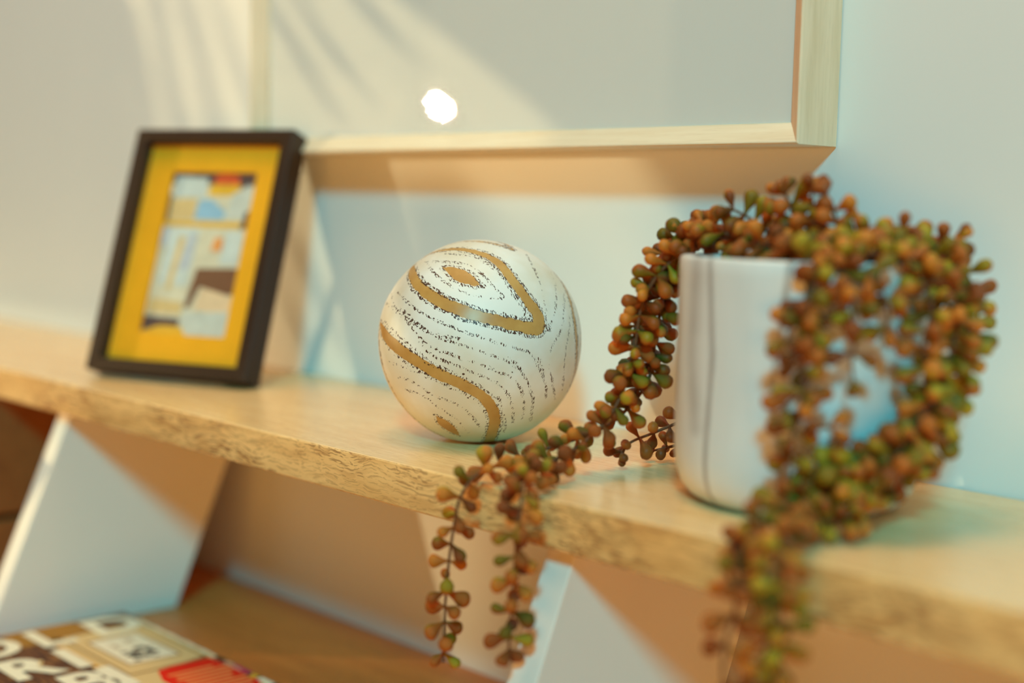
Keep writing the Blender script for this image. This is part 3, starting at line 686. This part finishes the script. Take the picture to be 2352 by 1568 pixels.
def text(body, x, y, size, mat, lvl=3, bold=0.0):
    cu = bpy.data.curves.new('lettering', 'FONT'); cu.body = body; cu.size = size; cu.offset = bold; cu.extrude = .00006
    cu.align_x = 'LEFT'
    o = bpy.data.objects.new('tmp_text', cu); COL.objects.link(o)
    dg = bpy.context.evaluated_depsgraph_get(); me = bpy.data.meshes.new_from_object(o.evaluated_get(dg))
    bpy.data.objects.remove(o)
    # reading direction = +y (towards the wall), top of the letters = -x
    me.transform(Matrix.Translation((x, y, ZM + .00008 * lvl)) @ Matrix.Rotation(R(90), 4, 'Z'))
    me.materials.clear(); me.materials.append(mat)
    q = bpy.data.objects.new('lettering', me); link(q); child(q, book); return q
# gilded picture frame drawn on the cover
def rect(x0, x1, y0, y1): return [(x0, y0), (x1, y0), (x1, y1), (x0, y1)]
def ring(name, o, i, mat, lvl):
    bm = bmesh.new()
    z1 = ZM + .00008 * lvl; z0 = ZM + .00001
    po = [(o[0], o[2]), (o[1], o[2]), (o[1], o[3]), (o[0], o[3])]; pi_ = [(i[0], i[2]), (i[1], i[2]), (i[1], i[3]), (i[0], i[3])]
    A = [bm.verts.new((x, y, z1)) for x, y in po]; B = [bm.verts.new((x, y, z1)) for x, y in pi_]
    A0 = [bm.verts.new((x, y, z0)) for x, y in po]; B0 = [bm.verts.new((x, y, z0)) for x, y in pi_]
    for k in range(4):
        j = (k + 1) % 4
        bm.faces.new((A[k], A[j], B[j], B[k])); bm.faces.new((A[k], A0[k], A0[j], A[j])); bm.faces.new((B[k], B[j], B0[j], B0[k]))
    bmesh.ops.recalc_face_normals(bm, faces=bm.faces)
    return bchild(name, bm, mat)
printed('printed_area', rect(-0.2915, -0.262, -0.205, -0.158), C_['brown'], 1)
printed('printed_area', rect(-0.266, -0.0865, -0.1855, -0.1245), C_['cream'], 1)
printed('printed_area', rect(-0.262, -0.12, -0.1885, -0.1850), C_['gold'], 2)
ring('printed_frame', (-0.2650, -0.1790, -0.1800, -0.1300), (-0.2480, -0.1945, -0.1720, -0.1385), C_['cream'], 3)
ring('printed_frame', (-0.2655, -0.1785, -0.1805, -0.1295), (-0.2640, -0.1800, -0.1790, -0.1310), C_['line'], 4)
ring('printed_frame', (-0.2480, -0.1945, -0.1720, -0.1385), (-0.2468, -0.1957, -0.1708, -0.1397), C_['line'], 4)
printed('printed_area', rect(-0.2468, -0.1957, -0.1708, -0.1397), C_['white'], 2)
# dark ink sketch inside the little frame
for k in range(16):
    a = k * 1.9; x = -0.2150 + .0075 * math.cos(a) + .0006 * k; y = -0.1560 + .0075 * math.sin(a * .7) ; s_ = .0013 + .0017 * ((k * 7) % 5) / 5
    printed('ink_mark', [(x + s_ * math.cos(t), y + s_ * 1.6 * math.sin(t)) for t in [i * math.pi / 3 for i in range(6)]], C_['dark'], 3)
for k in range(7):
    x = -0.2350 + .0016 * k; y = -0.1640 + .0011 * (k % 3)
    printed('ink_mark', rect(x, x + .0010, y, y + .0018), C_['line'], 3)
for k in range(4):
    x = -0.2400 + .0020 * k; y = -0.1530
    printed('ink_mark', rect(x, x + .0007, y, y + .0060), C_['line'], 3)
# torn white paper strip along the edge towards the wall
pts = []
for k in range(15):
    x = -0.2700 + k * .0065; pts.append((x, -0.1272 + .0012 * (k % 2)))
for k in range(14, -1, -1):
    x = -0.2700 + k * .0065; pts.append((x, -0.1242 - .0004 * (k % 3)))
printed('torn_strip', pts, C_['white'], 3)
printed('red_patch', [(-0.1765, -0.1640), (-0.1795, -0.1500), (-0.1830, -0.1300), (-0.1700, -0.1290), (-0.1250, -0.1285), (-0.100, -0.1700), (-0.1600, -0.1700)], C_['red'], 3)
for k in range(9):
    x = -0.1660 + .0052 * k
    printed('printed_text_line', rect(x, x + .0026, -0.1640 + .002 * (k % 2), -0.1360 + .003 * ((k * 3) % 4)), C_['coral'], 4)
printed('printed_area', [(-0.1780, -0.1285), (-0.1100, -0.1280), (-0.1100, -0.1245), (-0.1780, -0.1245)], C_['dark'], 2)
printed('printed_area', [(-0.1680, -0.1275), (-0.1480, -0.1290), (-0.1450, -0.1250), (-0.1660, -0.1248)], C_['pink'], 4)
printed('printed_area', [(-0.1600, -0.1262), (-0.1420, -0.1282), (-0.1400, -0.1248), (-0.1580, -0.1246)], C_['magenta'], 5)
printed('printed_area', rect(-0.1400, -0.1330, -0.1300, -0.1250), C_['yellow'], 4)
printed('printed_area', rect(-0.1310, -0.1180, -0.1290, -0.1248), C_['white'], 4)
printed('printed_area', [(-0.2300, -0.2160), (-0.2240, -0.2100), (-0.2330, -0.2050), (-0.2380, -0.2120)], C_['cream'], 1)
W = C_['white']
text('L', -0.2545, -0.1960, .0450, W, 6, .0016)
text('D', -0.2545, -0.1600, .0450, W, 6, .0016)
text('O', -0.2545, -0.2400, .0450, W, 6, .0016)
text('R', -0.2085, -0.2330, .0480, W, 6, .0016)
text('I', -0.2085, -0.1975, .0510, W, 6, .0018)
text('B', -0.1660, -0.2160, .0480, W, 6, .0014)
text('I', -0.1655, -0.1920, .0480, W, 6, .0026)

# ------------------------------------------------------------------ table lamp with added light blockers, standing out of the picture on the left
LB = Vector((-1.3366, -1.0443, 0.2772))
lamp = thing('side_lamp', 'warm table lamp out of view, with added light blockers in front of the bulb', 'lamp', (LB.x, LB.y, -0.85))
M['brass'] = plain('lamp_brass', (0.5, 0.3, 0.12), .35)
bulb_m = NT('bulb_glow'); bulb_m.b.inputs['Emission Color'].default_value = (*LK['lamp'][1], 1); bulb_m.b.inputs['Emission Strength'].default_value = LK['lamp'][0]
child(obj('base', lathe_bm([(0, 0), (.10, 0), (.10, .012), (.02, .022), (0, .022)], 48), M['brass'], None, True, (LB.x, LB.y, -0.85)), lamp)
child(obj('pole', tube_bm([(LB.x, LB.y, -0.83), (LB.x, LB.y, LB.z - .05)], .006, 12), M['brass']), lamp)
child(obj('socket', lathe_bm([(0, -.05), (.012, -.05), (.014, -.014), (.008, -.010), (0, -.010)], 32), M['brass'], None, True, LB), lamp)
bm = bmesh.new(); bmesh.ops.create_uvsphere(bm, u_segments=24, v_segments=16, radius=.0018)
for v in bm.verts: v.co = v.co + Vector((0.5, -0.5, -0.70)) * (v.co.dot(Vector((0.5, -0.5, -0.70))) * 5.0)
child(obj('bulb', bm, bulb_m.m, None, True, LB), lamp)
# unseen bent rods, added to cut the bulb's light into wall streaks
kf = 0.25
WC = [ # (x, z) where the rib's shade falls on the wall, width of the shade
 ([(-.531,.276),(-.516,.242),(-.496,.20),(-.485,.166),(-.47,.12)], .030), ([(-.489,.279),(-.477,.265),(-.462,.225),(-.446,.185),(-.433,.156),(-.42,.12)], .022),
 ([(-.44,.275),(-.43,.255),(-.415,.226),(-.397,.183),(-.386,.155),(-.374,.12)], .017), ([(-.396,.267),(-.384,.245),(-.372,.225),(-.352,.194),(-.335,.165)], .009),
 ([(-.30,.11),(-.296,.059),(-.279,.027),(-.26,.001)], .008), ([(-.28,.086),(-.257,.051),(-.234,.028),(-.215,.0)], .008),
 ([(-.29,.27),(-.27,.243),(-.244,.22),(-.218,.193),(-.193,.167)], .008), ([(-.25,.27),(-.231,.241),(-.194,.206),(-.165,.184)], .007), ([(-.2,.27),(-.178,.247),(-.144,.218),(-.12,.207)], .009),
 ([(-.140,.128),(-.134,.09),(-.128,.05),(-.122,.0)], .060)]
for pts, wd in WC:
    sp = spline([(x, 0, z) for x, z in pts], 8)
    P_ = [LB.lerp(p, kf) for p in sp]
    child(obj('streak_blocker', tube_bm(P_, wd * kf / 2, 10), M['pine_rail'], None, True), lamp)
# unseen floating sheets, added to keep the bulb's light off parts of the wall
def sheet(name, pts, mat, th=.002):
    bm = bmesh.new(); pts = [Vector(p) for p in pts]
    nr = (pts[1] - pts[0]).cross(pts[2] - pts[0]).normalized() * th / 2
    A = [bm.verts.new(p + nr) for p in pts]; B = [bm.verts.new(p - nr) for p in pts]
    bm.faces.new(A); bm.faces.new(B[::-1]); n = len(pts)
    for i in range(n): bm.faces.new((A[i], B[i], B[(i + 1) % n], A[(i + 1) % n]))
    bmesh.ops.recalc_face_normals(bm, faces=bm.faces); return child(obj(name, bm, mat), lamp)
sheet('light_blocker', [LB.lerp(Vector(p), kf) for p in [(-.565, 0, .40), (-.54, 0, .26), (-.50, 0, .14), (-.44, 0, .0), (-2.6, 0, .0), (-2.6, 0, .40)]], M['pine_rail'])
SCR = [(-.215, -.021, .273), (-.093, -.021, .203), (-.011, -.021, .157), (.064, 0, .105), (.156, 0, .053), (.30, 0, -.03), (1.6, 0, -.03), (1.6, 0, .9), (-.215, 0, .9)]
sheet('light_blocker', [LB.lerp(Vector(p), kf) for p in SCR], M['pine_rail'])
sheet('light_blocker', [LB.lerp(Vector(p), kf) for p in [(-.07, 0, -.06), (1.6, 0, -.06), (1.6, 0, -.9), (-.07, 0, -.9)]], M['pine_rail'])
